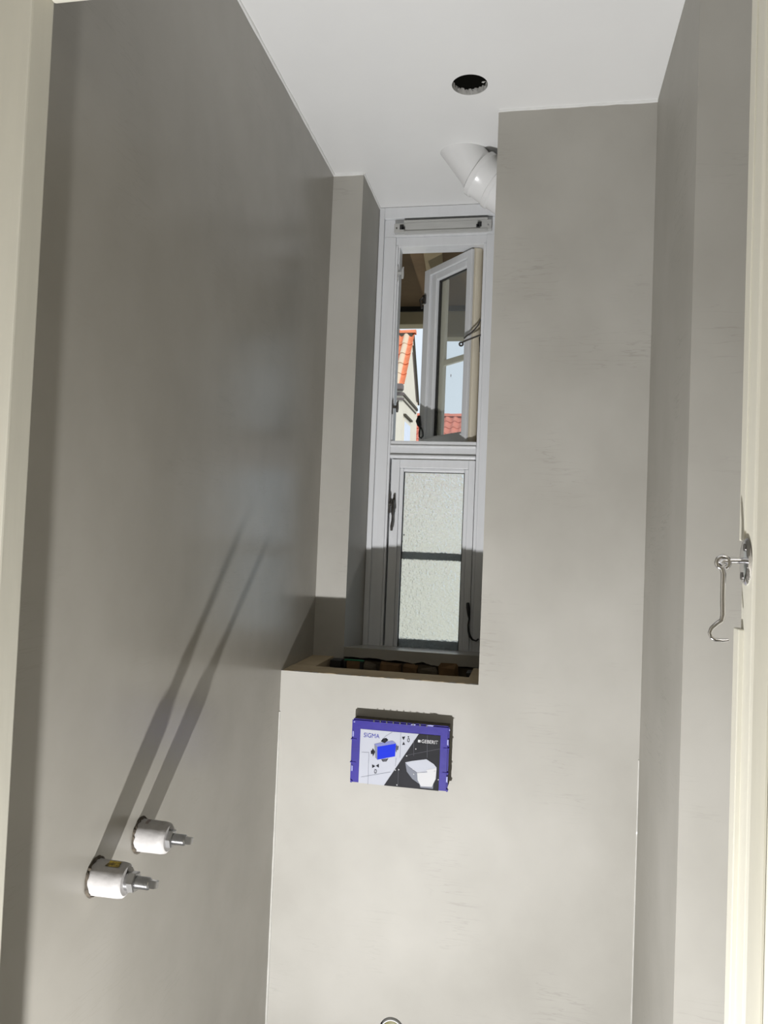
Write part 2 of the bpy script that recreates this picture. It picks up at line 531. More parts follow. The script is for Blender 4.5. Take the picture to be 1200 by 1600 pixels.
obj('plaster_lump', bm, mat('loose_plaster', (0.5, 0.49, 0.46, 1), 0.9, var=0.4, vscale=80), cl)
box('ceiling_hall', -1.3, 1.3, -1.7, JY1, 2.6, 2.68, m_ceil, label='white hall ceiling above the doorway', cat='ceiling', kind=S)
box('roof', -1.4, 1.4, -1.8, 2.44, 2.70, 2.85, m_outer, label='roof slab over the room', cat='roof', kind=S)
boxes('wall_outer_and_blocker', [(-1.4, XL - 0.121, 2.38, 2.44, -3, 2.7), (XL - 0.125, XK, 2.385, 2.44, -3, -0.1), (XL - 0.12, 1.4, 2.30, 2.44, 2.52, 2.7), (0.661, 1.4, 2.3, 2.44, -3, 2.7),
                     (-2.2, -1.45, 2.38, 6.0, -6, 4.2), (-1.4, -1.301, -1.8, 2.4, -0.1, 2.7), (1.301, 1.4, -1.8, 2.4, -0.1, 2.7)], m_outer,  # first box here: unseen wing added to block sky light from the sash
      label='outer masonry shell of the building with an added unseen wing that blocks sky light', cat='wall', kind=S)

# caulk / paint lines where walls meet the ceiling and each other
def bead(name, path, r, m, label):
    bm = bmesh.new()
    pts = []
    for a, b in zip(path[:-1], path[1:]):
        a, b = Vector(a), Vector(b)
        nseg = max(2, int((b - a).length / 0.03))
        for i in range(nseg): pts.append(a.lerp(b, i / nseg))
    pts.append(Vector(path[-1]))
    add_tube(bm, pts, [r * random.uniform(0.75, 1.2) for _ in pts], 8)
    return obj(name, bm, m, smooth=True, label=label, cat='trim', kind=S)
bead('trim_1', [(XL, JY1 + 0.02, ZC), (XL, YS, ZC)], 0.005, m_caulk, 'white caulk line between left wall and ceiling')
bead('trim_2', [(XL, YS, ZC), (XS, YS, ZC)], 0.006, m_caulk, 'short white caulk line above the narrow plaster strip')
bead('trim_3', [(XS, YS, ZC), (XS, YW, ZC)], 0.004, m_caulk, 'white caulk line above the window reveal')
bead('trim_4', [(XK, YB, ZC), (XR, YB, ZC)], 0.005, m_caulk, 'white caulk line above the tall box')
bead('trim_5', [(XL, YB, 0.0), (XL, YB, 1.02)], 0.0042, m_caulkg, 'pale glossy sealer bead in the lower left corner')
bead('trim_6', [(XR, YB, 0.0), (XR, YB, 0.98)], 0.0026, m_caulkg, 'pale glossy sealer bead in the lower right corner')
bead('trim_7', [(XS, YW, ZC), (XK, YW, ZC)], 0.005, m_caulk, 'white caulk line above the window casing')

# ------------------------------------------------------------------ door frame
df = empty('door_1', (JX0, JY0, 0), 'cream painted door frame around the opening', 'door frame', kind=S)
box('jamb', JX0 - 0.045, JX0, JY0, JY1, 0, JZ + 0.045, m_cream, df, 0.0025)
box('jamb', JX1, JX1 + 0.0165, JY0, JY1, 0, JZ + 0.045, m_cream, df, 0.0025)
box('architrave', JX1 + 0.0165, JX1 + 0.11, JY0 - 0.008, JY0 + 0.011, 0, JZ + 0.10, m_cream, df, 0.006)
box('architrave', JX0 - 0.09, JX0 - 0.0448, JY0 - 0.004, JY0 + 0.011, 0, JZ + 0.10, m_cream, df, 0.003)
box('head', JX0, JX1, JY0, JY1, JZ, JZ + 0.045, m_cream, df, 0.003)
box('stop_strip', JX1 - 0.0015, JX1 + 0.004, JY1 - 0.012, JY1 + 0.006, 1.462, JZ, m_cream, df, 0.001)
box('stop_strip', JX1 - 0.0045, JX1 + 0.004, JY1 - 0.012, JY1 + 0.006, 0, 1.382, m_cream, df, 0.001)

# ------------------------------------------------------------------ window
win = empty('window_1', (-0.32, YW, 1.12), 'white timber window with the upper sash swung open outwards', 'window', kind=S)
XF1 = XK + 0.002
# casing against the reveal and ceiling
box('casing', XS + 0.001, -0.496, YW - 0.012, YW + 0.05, 1.12, ZC - 0.001, m_white, win, 0.002)
box('casing', -0.496, XF1, YW - 0.012, YW + 0.05, 2.450, ZC - 0.001, m_white, win, 0.002)
# frame members
def member(name, x0, x1, z0, z1, dy=0.0, d=0.06, bv=0.002, par=win, m=m_white):
    return box(name, x0, x1, YW + dy, YW + dy + d, z0, z1, m, par, bv)
member('frame_post', -0.496, -0.459, 1.12, 2.396)
member('frame_post', -0.1765, XF1, 1.12, 2.396)
member('frame_head', -0.496, XF1, 2.396, 2.450, 0.0)
member('frame_head', -0.459, -0.1765, 2.366, 2.396, 0.006)
member('bead', -0.459, -0.4515, 1.12, 2.37, 0.003, 0.05, 0.002)
member('bead', -0.4515, -0.4465, 1.755, 2.37, 0.010, 0.045, 0.0015)
member('bead', -0.186, -0.1765, 1.12, 2.37, 0.004, 0.012, 0.002)
member('bead', -0.1825, -0.1765, 1.755, 2.37, 0.016, 0.045, 0.0015, m=m_creamw)
member('rebate', -0.459, -0.440, 1.12, 1.703, 0.046, 0.014, 0.0)
member('rebate', -0.192, -0.1765, 1.755, 2.366, 0.056, 0.014, 0.001, m=m_creamw)
member('rebate', -0.194, -0.1765, 1.12, 1.703, 0.046, 0.014, 0.0)
member('transom', -0.4515, -0.1862, 1.703, 1.757, 0.004, 0.055, 0.002)
member('transom_fillet', -0.4515, -0.1865, 1.737, 1.744, -0.001, 0.006, 0.002)
member('transom_fillet', -0.4515, -0.1865, 1.7045, 1.713, -0.006, 0.012, 0.003)

# lower fixed sash with frosted glass
ls = empty('lower_sash', (-0.32, YW, 1.12), parent=win)
SX0, SX1, SZ0, SZ1 = -0.4465, -0.1875, 1.10, 1.700
GX0, GX1, GZ1 = -0.408, -0.2195, 1.6625
member('stile', SX0, GX0 - 0.012, SZ0, SZ1, 0.008, 0.036, 0.002, ls)
member('stile', GX1 + 0.012, SX1, SZ0, SZ1, 0.008, 0.036, 0.002, ls)
member('rail', GX0 - 0.012, GX1 + 0.012, GZ1 + 0.011, SZ1, 0.008, 0.036, 0.002, ls)
member('rail', GX0 - 0.012, GX1 + 0.012, SZ0, 1.112, 0.008, 0.036, 0.002, ls)
member('glazing_bead', GX0 - 0.012, GX0, 1.112, GZ1 + 0.011, 0.014, 0.02, 0.003, ls)
member('glazing_bead', GX1, GX1 + 0.012, 1.112, GZ1 + 0.011, 0.014, 0.02, 0.003, ls)
member('glazing_bead', GX0, GX1, GZ1, GZ1 + 0.011, 0.014, 0.02, 0.003, ls)
member('gasket', GX0, GX0 + 0.0025, 1.112, GZ1, 0.022, 0.006, 0.0, ls, m_gasket)
member('gasket', GX1 - 0.0025, GX1, 1.112, GZ1, 0.022, 0.006, 0.0, ls, m_gasket)
member('gasket', GX0, GX1, GZ1 - 0.002, GZ1, 0.022, 0.006, 0.0, ls, m_gasket)
box('frosted_pane', GX0 - 0.002, GX1 + 0.002, YW + 0.025, YW + 0.029, 1.11, GZ1 + 0.003, m_frost, ls, label='bright frosted patterned glass')
member('muntin', GX0 - 0.004, GX1 + 0.004, 1.392, 1.415, 0.033, 0.012, 0.0, ls)
member('muntin', GX0 - 0.004, GX1 + 0.004, 1.112, 1.146, 0.033, 0.012, 0.0, ls)
bm = bmesh.new(); bmesh.ops.create_icosphere(bm, subdivisions=1, radius=0.0024, matrix=Matrix.Translation((-0.4015, YW + 0.0245, 1.4665)))
obj('paint_speck', bm, m_black, ls)

# sill board, slightly sloped, front face flush with the wall strip
bm = bmesh.new()
pr = None
for i in range(17):
    x = XS + 0.0005 + (XK - 0.001 - XS) * i / 16
    j = random.uniform(-0.006, 0.003) + 0.012 * (1 - i / 16)
    ring = [bm.verts.new((x, YS - 0.004, 1.148)), bm.verts.new((x, YW + 0.02, 1.1225)), bm.verts.new((x, YW + 0.02, 1.106)),
            bm.verts.new((x, YS + 0.006, 1.112 + j)), bm.verts.new((x, YS - 0.004, 1.114 + j))]
    if pr:
        for k in range(5): bm.faces.new((pr[k], pr[(k + 1) % 5], ring[(k + 1) % 5], ring[k]))
    else: bm.faces.new(ring)
    pr = ring
bm.faces.new(pr[::-1])
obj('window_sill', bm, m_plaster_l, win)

# opened upper sash (local frame: +X from the hinge to the free stile, +Y to the outside)
A = math.radians(48)
us = empty('upper_sash', (-0.222, 2.393, 0), parent=win, rotz=pi - A)
# after the rotation local x = (-cos A, sin A); outside direction in local coords is -y
def sb(name, u0, u1, z0, z1, d0, d1, m=m_white, bv=0.002):
    return box(name, u0, u1, -d1, -d0, z0, z1, m, us, bv)
ZB, ZT = 1.762, 2.360
sb('stile', 0.229, 0.261, ZB, ZT, 0.0, 0.038)
sb('stile', 0.0, 0.024, ZB, ZT, 0.0, 0.010)
sb('rail', 0.024, 0.229, 2.338, ZT, 0.0, 0.038)
sb('rail', 0.024, 0.229, ZB, 1.788, 0.0, 0.038)
sb('glazing_bead', 0.201, 0.229, ZB + 0.02, 2.338, 0.008, 0.030, bv=0.004)
sb('glazing_bead', 0.024, 0.036, ZB + 0.02, 2.338, 0.008, 0.030, bv=0.003)
sb('glazing_bead', 0.036, 0.201, 2.316, 2.338, 0.008, 0.030, bv=0.004)
sb('glazing_bead', 0.036, 0.201, 1.780, 1.795, 0.008, 0.030, bv=0.003)
sb('gasket', 0.193, 0.201, 1.795, 2.316, 0.020, 0.026, m_gasket, 0)
sb('gasket', 0.036, 0.201, 2.311, 2.316, 0.020, 0.026, m_gasket, 0)
sb('pane', 0.034, 0.203, 1.793, 2.318, 0.024, 0.028, m_glass, 0)
sb('outer_stile', 0.172, 0.203, 1.790, 2.316, 0.0285, 0.040, m_creamw, 0.001)
sb('muntin', 0.036, 0.172, 2.028, 2.046, 0.0285, 0.040, m_creamw, 0.001)
# rounded, cream painted hinge edge of the sash
bm = bmesh.new()
prof = [(0.0, -0.0102), (-0.0005, -0.016), (-0.004, -0.0175), (-0.006, -0.023), (-0.0065, -0.030), (-0.005, -0.037), (0.0, -0.042), (0.020, -0.042), (0.020, -0.0102)]
for z in (ZB, ZT + 0.004):
    pass
lo = [bm.verts.new((p[0], p[1], ZB)) for p in prof]; hi = [bm.verts.new((p[0], p[1], ZT + 0.004)) for p in prof]
for k in range(len(prof)):
    bm.faces.new((lo[k], lo[(k + 1) % len(prof)], hi[(k + 1) % len(prof)], hi[k]))
bm.faces.new(lo[::-1]); bm.faces.new(hi)
obj('hinge_edge', bm, m_creamw, us, label='cream rounded hinge edge')
# catch on the free stile, black cord with a loop, dirt speck
bm = bmesh.new()
add_box(bm, 0.246, 0.262, 0.0, 0.006, 2.246, 2.276)
add_tube(bm, [(0.256, 0.006, 2.268), (0.262, 0.014, 2.258), (0.252, 0.016, 2.240), (0.246, 0.016, 2.226)], [0.004, 0.004, 0.0035, 0.003], 6)
obj('catch', bm, m_dsteel, us, smooth=True)
bm = bmesh.new()
add_tube(bm, [(0.256, 0.004, 1.868), (0.254, 0.008, 1.850), (0.247, 0.008, 1.835), (0.240, 0.008, 1.826)], [0.004, 0.009, 0.007, 0.003], 7)
add_tube(bm, [(0.243, 0.006, 1.832), (0.247, 0.007, 1.812), (0.245, 0.008, 1.796), (0.233, 0.008, 1.790), (0.222, 0.008, 1.797), (0.226, 0.007, 1.811), (0.238, 0.006, 1.826)], 0.0026, 6)
obj('cord_loop', bm, m_black, us, smooth=True, label='black cord loop')
bm = bmesh.new(); bmesh.ops.create_icosphere(bm, subdivisions=1, radius=0.0035, matrix=Matrix.Translation((0.120, -0.023, 1.986)) @ Matrix.Diagonal((0.5, 0.3, 1.6, 1)))
obj('dirt_speck', bm, m_corn, us)
# wire stay hooks holding the sash
tube('stay_hook', [(-0.187, 2.395, 2.036), (-0.186, 2.385, 2.050), (-0.188, 2.380, 2.078), (-0.186, 2.378, 2.085), (-0.200, 2.372, 2.078), (-0.228, 2.368, 2.066), (-0.242, 2.372, 2.060)], 0.0028, m_dsteel, win, 6)
tube('stay_hook', [(-0.188, 2.392, 2.138), (-0.194, 2.384, 2.118), (-0.203, 2.378, 2.104), (-0.214, 2.376, 2.092), (-0.226, 2.378, 2.084), (-0.236, 2.382, 2.076)], 0.0026, m_dsteel, win, 6)
bm = bmesh.new()
add_tube(bm, arc((-0.243, 2.372, 2.056), 0.0055, 0, 2 * pi, 12), 0.0028, 6, False)
obj('stay_eye', bm, m_dsteel, win, smooth=True)
# small hinges on the right rebate
for z in (2.30, 1.832):
    box('hinge', -0.1865, -0.178, 2.386, 2.392, z - 0.014, z + 0.014, m_dsteel, win, 0.001)
# catches on the left post of the upper light
for z, mm in ((2.281, m_alu), (1.862, m_dsteel)):
    bm = bmesh.new()
    add_box(bm, -0.4515, -0.4485, YW + 0.001, YW + 0.010, z - 0.022, z + 0.022)
    add_box(bm, -0.449, -0.434, YW + 0.000, YW + 0.006, z - 0.004, z + 0.004)
    add_tube(bm, [(-0.434, YW + 0.002, z - 0.017), (-0.434, YW + 0.002, z - 0.006), (-0.434, YW + 0.002, z + 0.012), (-0.432, YW + 0.002, z + 0.020)], [0.003, 0.0045, 0.0036, 0.002], 7)
    obj('catch', bm, mm, win)
# handle of the lower sash
hd = empty('handle', (-0.435, YW, 1.555), parent=win)
bm = bmesh.new()
add_box(bm, -0.4485, -0.4425, YW - 0.006, YW + 0.006, 1.532, 1.592)
add_box(bm, -0.4355, -0.4285, YW - 0.002, YW + 0.010, 1.535, 1.590)
bmesh.ops.bevel(bm, geom=list(bm.edges), offset=0.0012, segments=1, affect='EDGES')
obj('back_plate', bm, m_dsteel, hd)
tube('pivot', [(-0.446, YW - 0.008, 1.560), (-0.428, YW - 0.010, 1.560)], 0.0055, m_dsteel, hd, 10)
tube('lever', [(-0.4325, YW - 0.010, 1.572), (-0.4325, YW - 0.013, 1.550), (-0.432, YW - 0.015, 1.534), (-0.4325, YW - 0.015, 1.524), (-0.4325, YW - 0.015, 1.510), (-0.434, YW - 0.014, 1.492), (-0.4345, YW - 0.013, 1.478)],
     [0.004, 0.006, 0.0062, 0.003, 0.0034, 0.005, 0.0035], m_dsteel, hd, 8)
# dark hook on a chain by the lower right post
tube('chain_hook', [(-0.1945, YW + 0.004, 1.268), (-0.1925, YW - 0.004, 1.255), (-0.1905, YW - 0.006, 1.238), (-0.1885, YW - 0.006, 1.222), (-0.1905, YW - 0.006, 1.204), (-0.189, YW - 0.006, 1.186),
                    (-0.184, YW - 0.006, 1.170), (-0.176, YW - 0.006, 1.161), (-0.166, YW - 0.006, 1.158), (-0.158, YW - 0.006, 1.164)],
     [0.005, 0.006, 0.0045, 0.0026, 0.0028, 0.0032, 0.0042, 0.0026, 0.0026, 0.0026], m_black, win, 7)

# ------------------------------------------------------------------ eave outside above the window
ev = empty('roof_eave', (-0.3, 2.5, 2.42), 'brown plastered roof overhang seen through the open upper sash', 'eave')
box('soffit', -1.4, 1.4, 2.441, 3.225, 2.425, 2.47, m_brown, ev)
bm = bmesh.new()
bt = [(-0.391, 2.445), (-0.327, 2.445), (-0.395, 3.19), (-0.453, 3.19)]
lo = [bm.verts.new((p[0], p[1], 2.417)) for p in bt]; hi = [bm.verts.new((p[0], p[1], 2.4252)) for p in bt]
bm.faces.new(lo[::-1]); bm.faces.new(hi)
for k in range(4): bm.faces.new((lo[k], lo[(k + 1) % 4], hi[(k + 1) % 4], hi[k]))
obj('pale_strip', bm, m_brownl, ev)  # thin strip, paler than the soffit around it
box('edge_beam', -1.4, -0.44, 3.20, 3.27, 2.352, 2.47, m_beam, ev, 0.004)
box('edge_beam', -0.4398, 1.4, 3.20, 3.27, 2.296, 2.47, m_beam, ev, 0.004)
box('dark_line', -1.4, 1.4, 3.190, 3.1995, 2.405, 2.4252, m_gasket, ev)  # thin black strip, the dark line where soffit meets beam

# ================================================================== THINGS
# --- blue protection box of the flush plate
FX0, FX1, FZ0, FZ1, FY = -0.4095, -0.1800, 0.8790, 1.0265, 1.813
fp = empty('flush_plate_guard', (FX0, YB, FZ0), 'blue plastic flush plate guard with a printed card on the back wall', 'guard')
bm = bmesh.new()
add_box(bm, FX0, FX1, FY, FY + 0.008, FZ0, FZ1)
bmesh.ops.bevel(bm, geom=list(bm.edges), offset=0.0030, segments=2, affect='EDGES')
obj('housing', bm, m_blue, fp)
box('collar', FX0 + 0.003, FX1 - 0.002, FY + 0.0081, YB + 0.004, FZ0 + 0.003, FZ1 - 0.001, m_grit, fp)
DX, DZ = FX1 - FX0, FZ1 - FZ0
def uv(px, py):
    # photo crop coordinates of the plate -> place on its front face
    ax, ay = px - 125, py - 205
    det = 910 * 590 + 25 * 65
    u = (ax * 590 + ay * 25) / det
    v = (910 * ay - 65 * ax) / det
    return FX0 + u * DX, FZ1 - v * DZ
def decal(name, pts, m, par, lay, raw=False):
    bm = bmesh.new()
    vs_ = [bm.verts.new((q[0], FY - 0.0004 * lay, q[1])) for q in ([uv(*p) for p in pts] if not raw else pts)]
    bm.faces.new(vs_)
    bmesh.ops.triangulate(bm, faces=bm.faces)
    return obj(name, bm, m, par)
cx0, cz1 = uv(205, 300); cx1, _ = uv(952, 345); _, cz0 = uv(570, 828)
card = decal('card', [(cx0, cz0), (cx1, cz0), (cx1, cz1), (cx0, cz1)], m_card, fp, 2, True)
d0, d1 = uv(752, 335), uv(425, 818)
dark = decal('photo_print', [(d0[0], cz1), (cx1, cz1), (cx1, cz0), (d1[0], cz0)], m_cardg, card, 3, True)
# drawing of the plate being fitted
decal('print_cube', [(365, 462), (540, 430), (530, 548), (363, 582)], m_pblue, card, 4)
decal('print_cube', [(335, 437), (507, 404), (540, 430), (365, 462)], m_pviol, card, 4)
decal('print_cube', [(335, 437), (365, 462), (363, 582), (345, 562)], m_pgrey, card, 4)
decal('print_arrow', [(415, 388), (448, 382), (450, 400), (467, 400), (434, 428), (398, 412), (414, 407)], m_blackp, card, 5)
decal('print_arrow', [(303, 500), (320, 498), (320, 478), (344, 512), (322, 554), (320, 530), (304, 530)], m_blackp, card, 5)
decal('print_arrow', [(538, 450), (548, 438), (549, 452), (565, 452), (560, 488), (546, 490), (545, 512), (536, 500)], m_pgrey2, card, 3.6)
decal('print_arrow', [(400, 578), (468, 568), (452, 580), (450, 597), (415, 600), (416, 586)], m_pgrey2, card, 3.6)
for tri in ([(315, 625), (343, 643), (315, 661)], [(378, 620), (378, 656), (350, 639)], [(596, 368), (626, 365), (610, 398)], [(597, 441), (624, 440), (610, 412)]):
    decal('print_triangle', tri, m_blackp, card, 4)
def line(p, q, w, m, lay=3, par=card, name='print_line'):
    a, b = Vector(uv(*p)), Vector(uv(*q))
    d = (b - a).normalized(); nn = Vector((-d.y, d.x)) * w / 2
    decal(name, [a + nn, b + nn, b - nn, a - nn], m, par, lay, True)
for p, q in (((214, 515), (285, 517)), ((284, 517), (274, 812)), ((210, 745), (490, 692)), ((585, 325), (576, 560)), ((440, 365), (505, 325)), ((540, 560), (533, 640)), ((415, 395), (440, 365))):
    line(p, q, 0.0009, m_pgrey)
for p, q in (((640, 535), (948, 470)), ((706, 400), (704, 540)), ((832, 350), (828, 555)), ((562, 655), (556, 822))):
    line(p, q, 0.0009, m_pgrey2, 4, dark)
decal('print_toilet', [(626, 605), (640, 685), (690, 750), (755, 795), (765, 828), (880, 836), (885, 790), (908, 745), (915, 650), (735, 690)], m_pgrey, dark, 4)
decal('print_toilet', [(735, 690), (740, 760), (770, 815), (870, 818), (905, 745), (915, 650)], m_pwhite, dark, 5)
decal('print_toilet', [(625, 600), (690, 585), (822, 567), (890, 610), (916, 642), (905, 670), (820, 692), (735, 690), (665, 640)], m_card, dark, 6)
line((735, 692), (905, 672), 0.0008, m_pgrey2, 6.5, dark)
line((665, 642), (735, 692), 0.0008, m_pgrey2, 6.5, dark)
decal('print_toilet', [(820, 664), (912, 645), (908, 668), (835, 692)], m_pwhite, dark, 7)
for p in ((640, 540), (533, 672), (565, 668), (705, 705), (725, 475), (700, 660), (930, 750), (548, 808)):
    x, z = uv(*p)
    decal('print_glint', [(x + 0.0014 * math.cos(2 * pi * k / 8), z + 0.0014 * math.sin(2 * pi * k / 8)) for k in range(8)], m_pwhite, dark, 7.5, True)
decal('print_square', [(745, 391), (769, 393), (768, 416), (744, 414)], m_pwhite, dark, 4)

def lettering(s, p0, p1, height_px, m, par, lay, bold=0.0):
    cu = bpy.data.curves.new('lettering', 'FONT')
    cu.body = s
    cu.offset = bold
    t = bpy.data.objects.new('lettering', cu)
    me = bpy.data.meshes.new_from_object(t)
    xs = [v.co.x for v in me.vertices]; ys = [v.co.y for v in me.vertices]
    a = uv(*p0); b = uv(*p1)
    h = height_px / 590 * DZ
    for v in me.vertices:
        fx = (v.co.x - min(xs)) / (max(xs) - min(xs)); fy = (v.co.y - min(ys)) / (max(ys) - min(ys))
        v.co = (a[0] + (b[0] - a[0]) * fx, FY - 0.0004 * lay, a[1] + (b[1] - a[1]) * fx + h * fy)
    off = origin(par)
    for v in me.vertices: v.co -= off
    me.materials.clear(); me.materials.append(m)
    o = bpy.data.objects.new('lettering', me)
    COL.objects.link(o); o.parent = par
    bpy.data.objects.remove(t); bpy.data.curves.remove(cu)
    return o
lettering('SIGMA', (236, 375), (384, 386), 40, m_ptext, card, 4)
lettering('GEBERIT', (777, 419), (928, 430), 32, m_pwhite, dark, 5, 0.008)
lettering('0', (333, 708), (357, 710), 38, m_blackp, card, 4)
lettering('0', (644, 414), (667, 416), 36, m_blackp, card, 4)
decal('print_dot', [(655, 360), (663, 367), (655, 374), (648, 367)], m_blackp, card, 4)
# clips, notches and corner lugs of the housing
for p in ((135, 345), (123, 665), (1019, 412), (1008, 748)):
    x, z = uv(*p)
    box('clip', x - 0.0018, x + 0.0018, FY - 0.002, FY + 0.004, z - 0.0065, z + 0.0065, m_bluel, fp, 0.0006)
for p in ((140, 395), (130, 610), (1005, 468), (995, 690)):
    x, z = uv(*p)
    box('ridge', x - 0.007, x + 0.007, FY - 0.0014, FY + 0.004, z - 0.0012, z + 0.0012, m_blue, fp, 0.0005)
for px in (332, 392, 453, 514, 576, 640, 700, 763, 826):
    x, z = uv(px, 228 + (px - 332) * 0.075)
    box('notch', x - 0.0012, x + 0.0012, FY - 0.0006, FY + 0.002, z - 0.0025, z + 0.003, m_gasket, fp)
for p in ((116, 786), (1008, 848)):
    x, z = uv(*p)
    tube('corner_lug', [(x, FY - 0.003, z), (x, FY + 0.006, z)], 0.0026, m_blue, fp, 12)
for p, w in (((700, 255), 0.012), ((860, 262), 0.016), ((1035, 300), 0.003), ((145, 235), 0.004)):
    x, z = uv(*p)
    decal('scuff', [(x - w / 2, z - 0.0012), (x + w / 3, z - 0.0018), (x + w / 2, z + 0.001), (x, z + 0.0016), (x - w / 2.3, z + 0.0006)], m_bluel, fp, 1, True)

# --- two pipe stubs on the left wall
def stub(y, z, label, washer, tip_nick):
    t = empty('pipe_stub', (XL, y, z), label, 'pipe stub', 'pipe stubs on the left wall')
    # milky sleeve with an uneven base and eased rim
    bm = bmesh.new()
    r = 0.0245
    prof = [(0.0005, r + 0.0006), (0.004, r), (0.040, r - 0.0004), (0.0465, r - 0.0015), (0.0498, r - 0.005), (0.0500, 0.012), (0.047, 0.0)]
    add_tube(bm, [(XL + p[0], y, z) for p in prof], [max(p[1], 0.0004) for p in prof], 36)
    obj('sleeve', bm, m_sleeve, t, smooth=True)
    bm = bmesh.new()     # gritty ring round the sleeve foot
    N = 40
    ring = []
    for k in range(N):
        a = 2 * pi * k / N
        w = random.uniform(0.0012, 0.0032)
        c, s = math.cos(a), math.sin(a)
        ring.append([bm.verts.new((XL + 0.0005, y + c * (r + w + 0.0015), z + s * (r + w + 0.0015))), bm.verts.new((XL + random.uniform(0.002, 0.005), y + c * (r + 0.0012), z + s * (r + 0.0012))),
                     bm.verts.new((XL + 0.0005, y + c * (r - 0.002), z + s * (r - 0.002)))])
    for k in range(N):
        for q in range(2):
            bm.faces.new((ring[k][q], ring[(k + 1) % N][q], ring[(k + 1) % N][q + 1], ring[k][q + 1]))
    obj('grit_ring', bm, m_grit, t)
    x0 = XL + 0.047
    if washer:
        tube('ferrule', [(x0, y, z), (x0 + 0.008, y, z), (x0 + 0.009, y, z)], [0.0125, 0.0125, 0.011], m_zinc, t, 24)
        x0 += 0.007
    # hexagon nut with chamfered corners
    bm = bmesh.new()
    add_tube(bm, [(x0, y, z), (x0 + 0.0012, y, z), (x0 + 0.0095, y, z), (x0 + 0.0107, y, z)], [0.0128, 0.0145, 0.0145, 0.0128], 6, True, 0.35)
    obj('hex_nut', bm, m_zinc, t)
    # threaded rod
    path, rad = [], []
    xs = x0 + 0.009
    Lr = 0.021
    nth = 15
    for k in range(nth * 2 + 1):
        path.append((xs + Lr * k / (nth * 2), y, z)); rad.append(0.0086 if k % 2 else 0.0078)
    path.append((xs + Lr + 0.0015, y, z)); rad.append(0.0066)
    tube('threaded_rod', path, rad, m_zinc, t, 20)
    xe = xs + Lr
    bm = bmesh.new()
    add_tube(bm, [(xe, y, z), (xe + 0.010, y, z), (xe + 0.0115, y, z)], [0.0074, 0.0074, 0.006], 4, True, 0.5)
    obj('square_tip', bm, m_zinc, t)
    return t, xe
s1, xe1 = stub(1.040, 0.953, 'nearer white pipe stub with a torn yellow print on its sleeve', True, True)
s2, xe2 = stub(1.168, 0.966, 'farther white pipe stub with a plain chipped sleeve', False, False)
def patch_on_sleeve(name, t, y, z, a0, a1, x0, x1, m, n=9):
    bm = bmesh.new(); r = 0.0250
    top, bot = [], []
    for k in range(n):
        a = a0 + (a1 - a0) * k / (n - 1)
        top.append(bm.verts.new((x0 + random.uniform(-.0015, .0015), y + r * math.cos(a), z + r * math.sin(a))))
        bot.append(bm.verts.new((x1 + random.uniform(-.0015, .0015), y + r * math.cos(a), z + r * math.sin(a))))
    for k in range(n - 1): bm.faces.new((top[k], top[k + 1], bot[k + 1], bot[k]))
    obj(name, bm, m, t)
patch_on_sleeve('torn_sticker', s1, 1.040, 0.953, 1.55, 2.05, XL + 0.022, XL + 0.041, m_yellow)
patch_on_sleeve('chipped_patch', s2, 1.168, 0.966, 1.45, 2.0, XL + 0.012, XL + 0.018, m_corn)

# --- drain connection at the very bottom of the back wall
dp = empty('drain_pipe', (DR[0], YB, DR[1]), 'olive pipe plug in a white ring low on the back wall', 'pipe')
bm = bmesh.new()
cz = DR[1] - 0.0025
a_ = add_tube(bm, [(DR[0], YB + 0.060, cz), (DR[0], YB + 0.002, cz), (DR[0], YB - 0.002, cz)], [0.0265, 0.0265, 0.0255], 32, False)
b_ = add_tube(bm, [(DR[0], YB + 0.060, cz), (DR[0], YB + 0.002, cz), (DR[0], YB - 0.002, cz)], [0.0225, 0.0225, 0.0235], 32, False)
for k in range(32): bm.faces.new((a_[-1][k], a_[-1][(k + 1) % 32], b_[-1][(k + 1) % 32], b_[-1][k]))
obj('ring', bm, m_pvc, dp, smooth=True)
tube('plug', [(DR[0], YB + 0.03, cz), (DR[0], YB + 0.001, cz), (DR[0], YB - 0.0005, cz)], [0.0222, 0.0222, 0.020], m_olive, dp, 32)
box('recess_back', DR[0] - 0.038, DR[0] + 0.038, YB + 0.062, YB + 0.07, 0.272, 0.345, m_void, dp)

# --- white drain elbow under the ceiling behind the tall box
el = empty('drain_elbow', (-0.17, 2.05, ZC), 'white plastic drain elbow under the ceiling above the window', 'pipe')
d = Vector((0.78, 0.05, -0.62)).normalized()
C0 = Vector((-0.178, 2.045, 2.428))
d2 = Vector((0.60, 0.02, -0.80)).normalized()
tube('spigot', [C0 - d2 * 0.14, C0 - d2 * 0.07, C0 - d2 * 0.02, C0 + d * 0.004], [0.050, 0.050, 0.051, 0.054], m_pvc, el, 40)
tube('socket', [C0 - d * 0.004, C0 - d * 0.001, C0 + d * 0.012, C0 + d * 0.016, C0 + d * 0.055], [0.056, 0.0625, 0.0625, 0.059, 0.058], m_pvc, el, 40)
tube('socket', [C0 + d * 0.052, C0 + d * 0.055, C0 + d * 0.066, C0 + d * 0.070, C0 + d * 0.11], [0.056, 0.0615, 0.0615, 0.057, 0.056], m_pvc, el, 40)

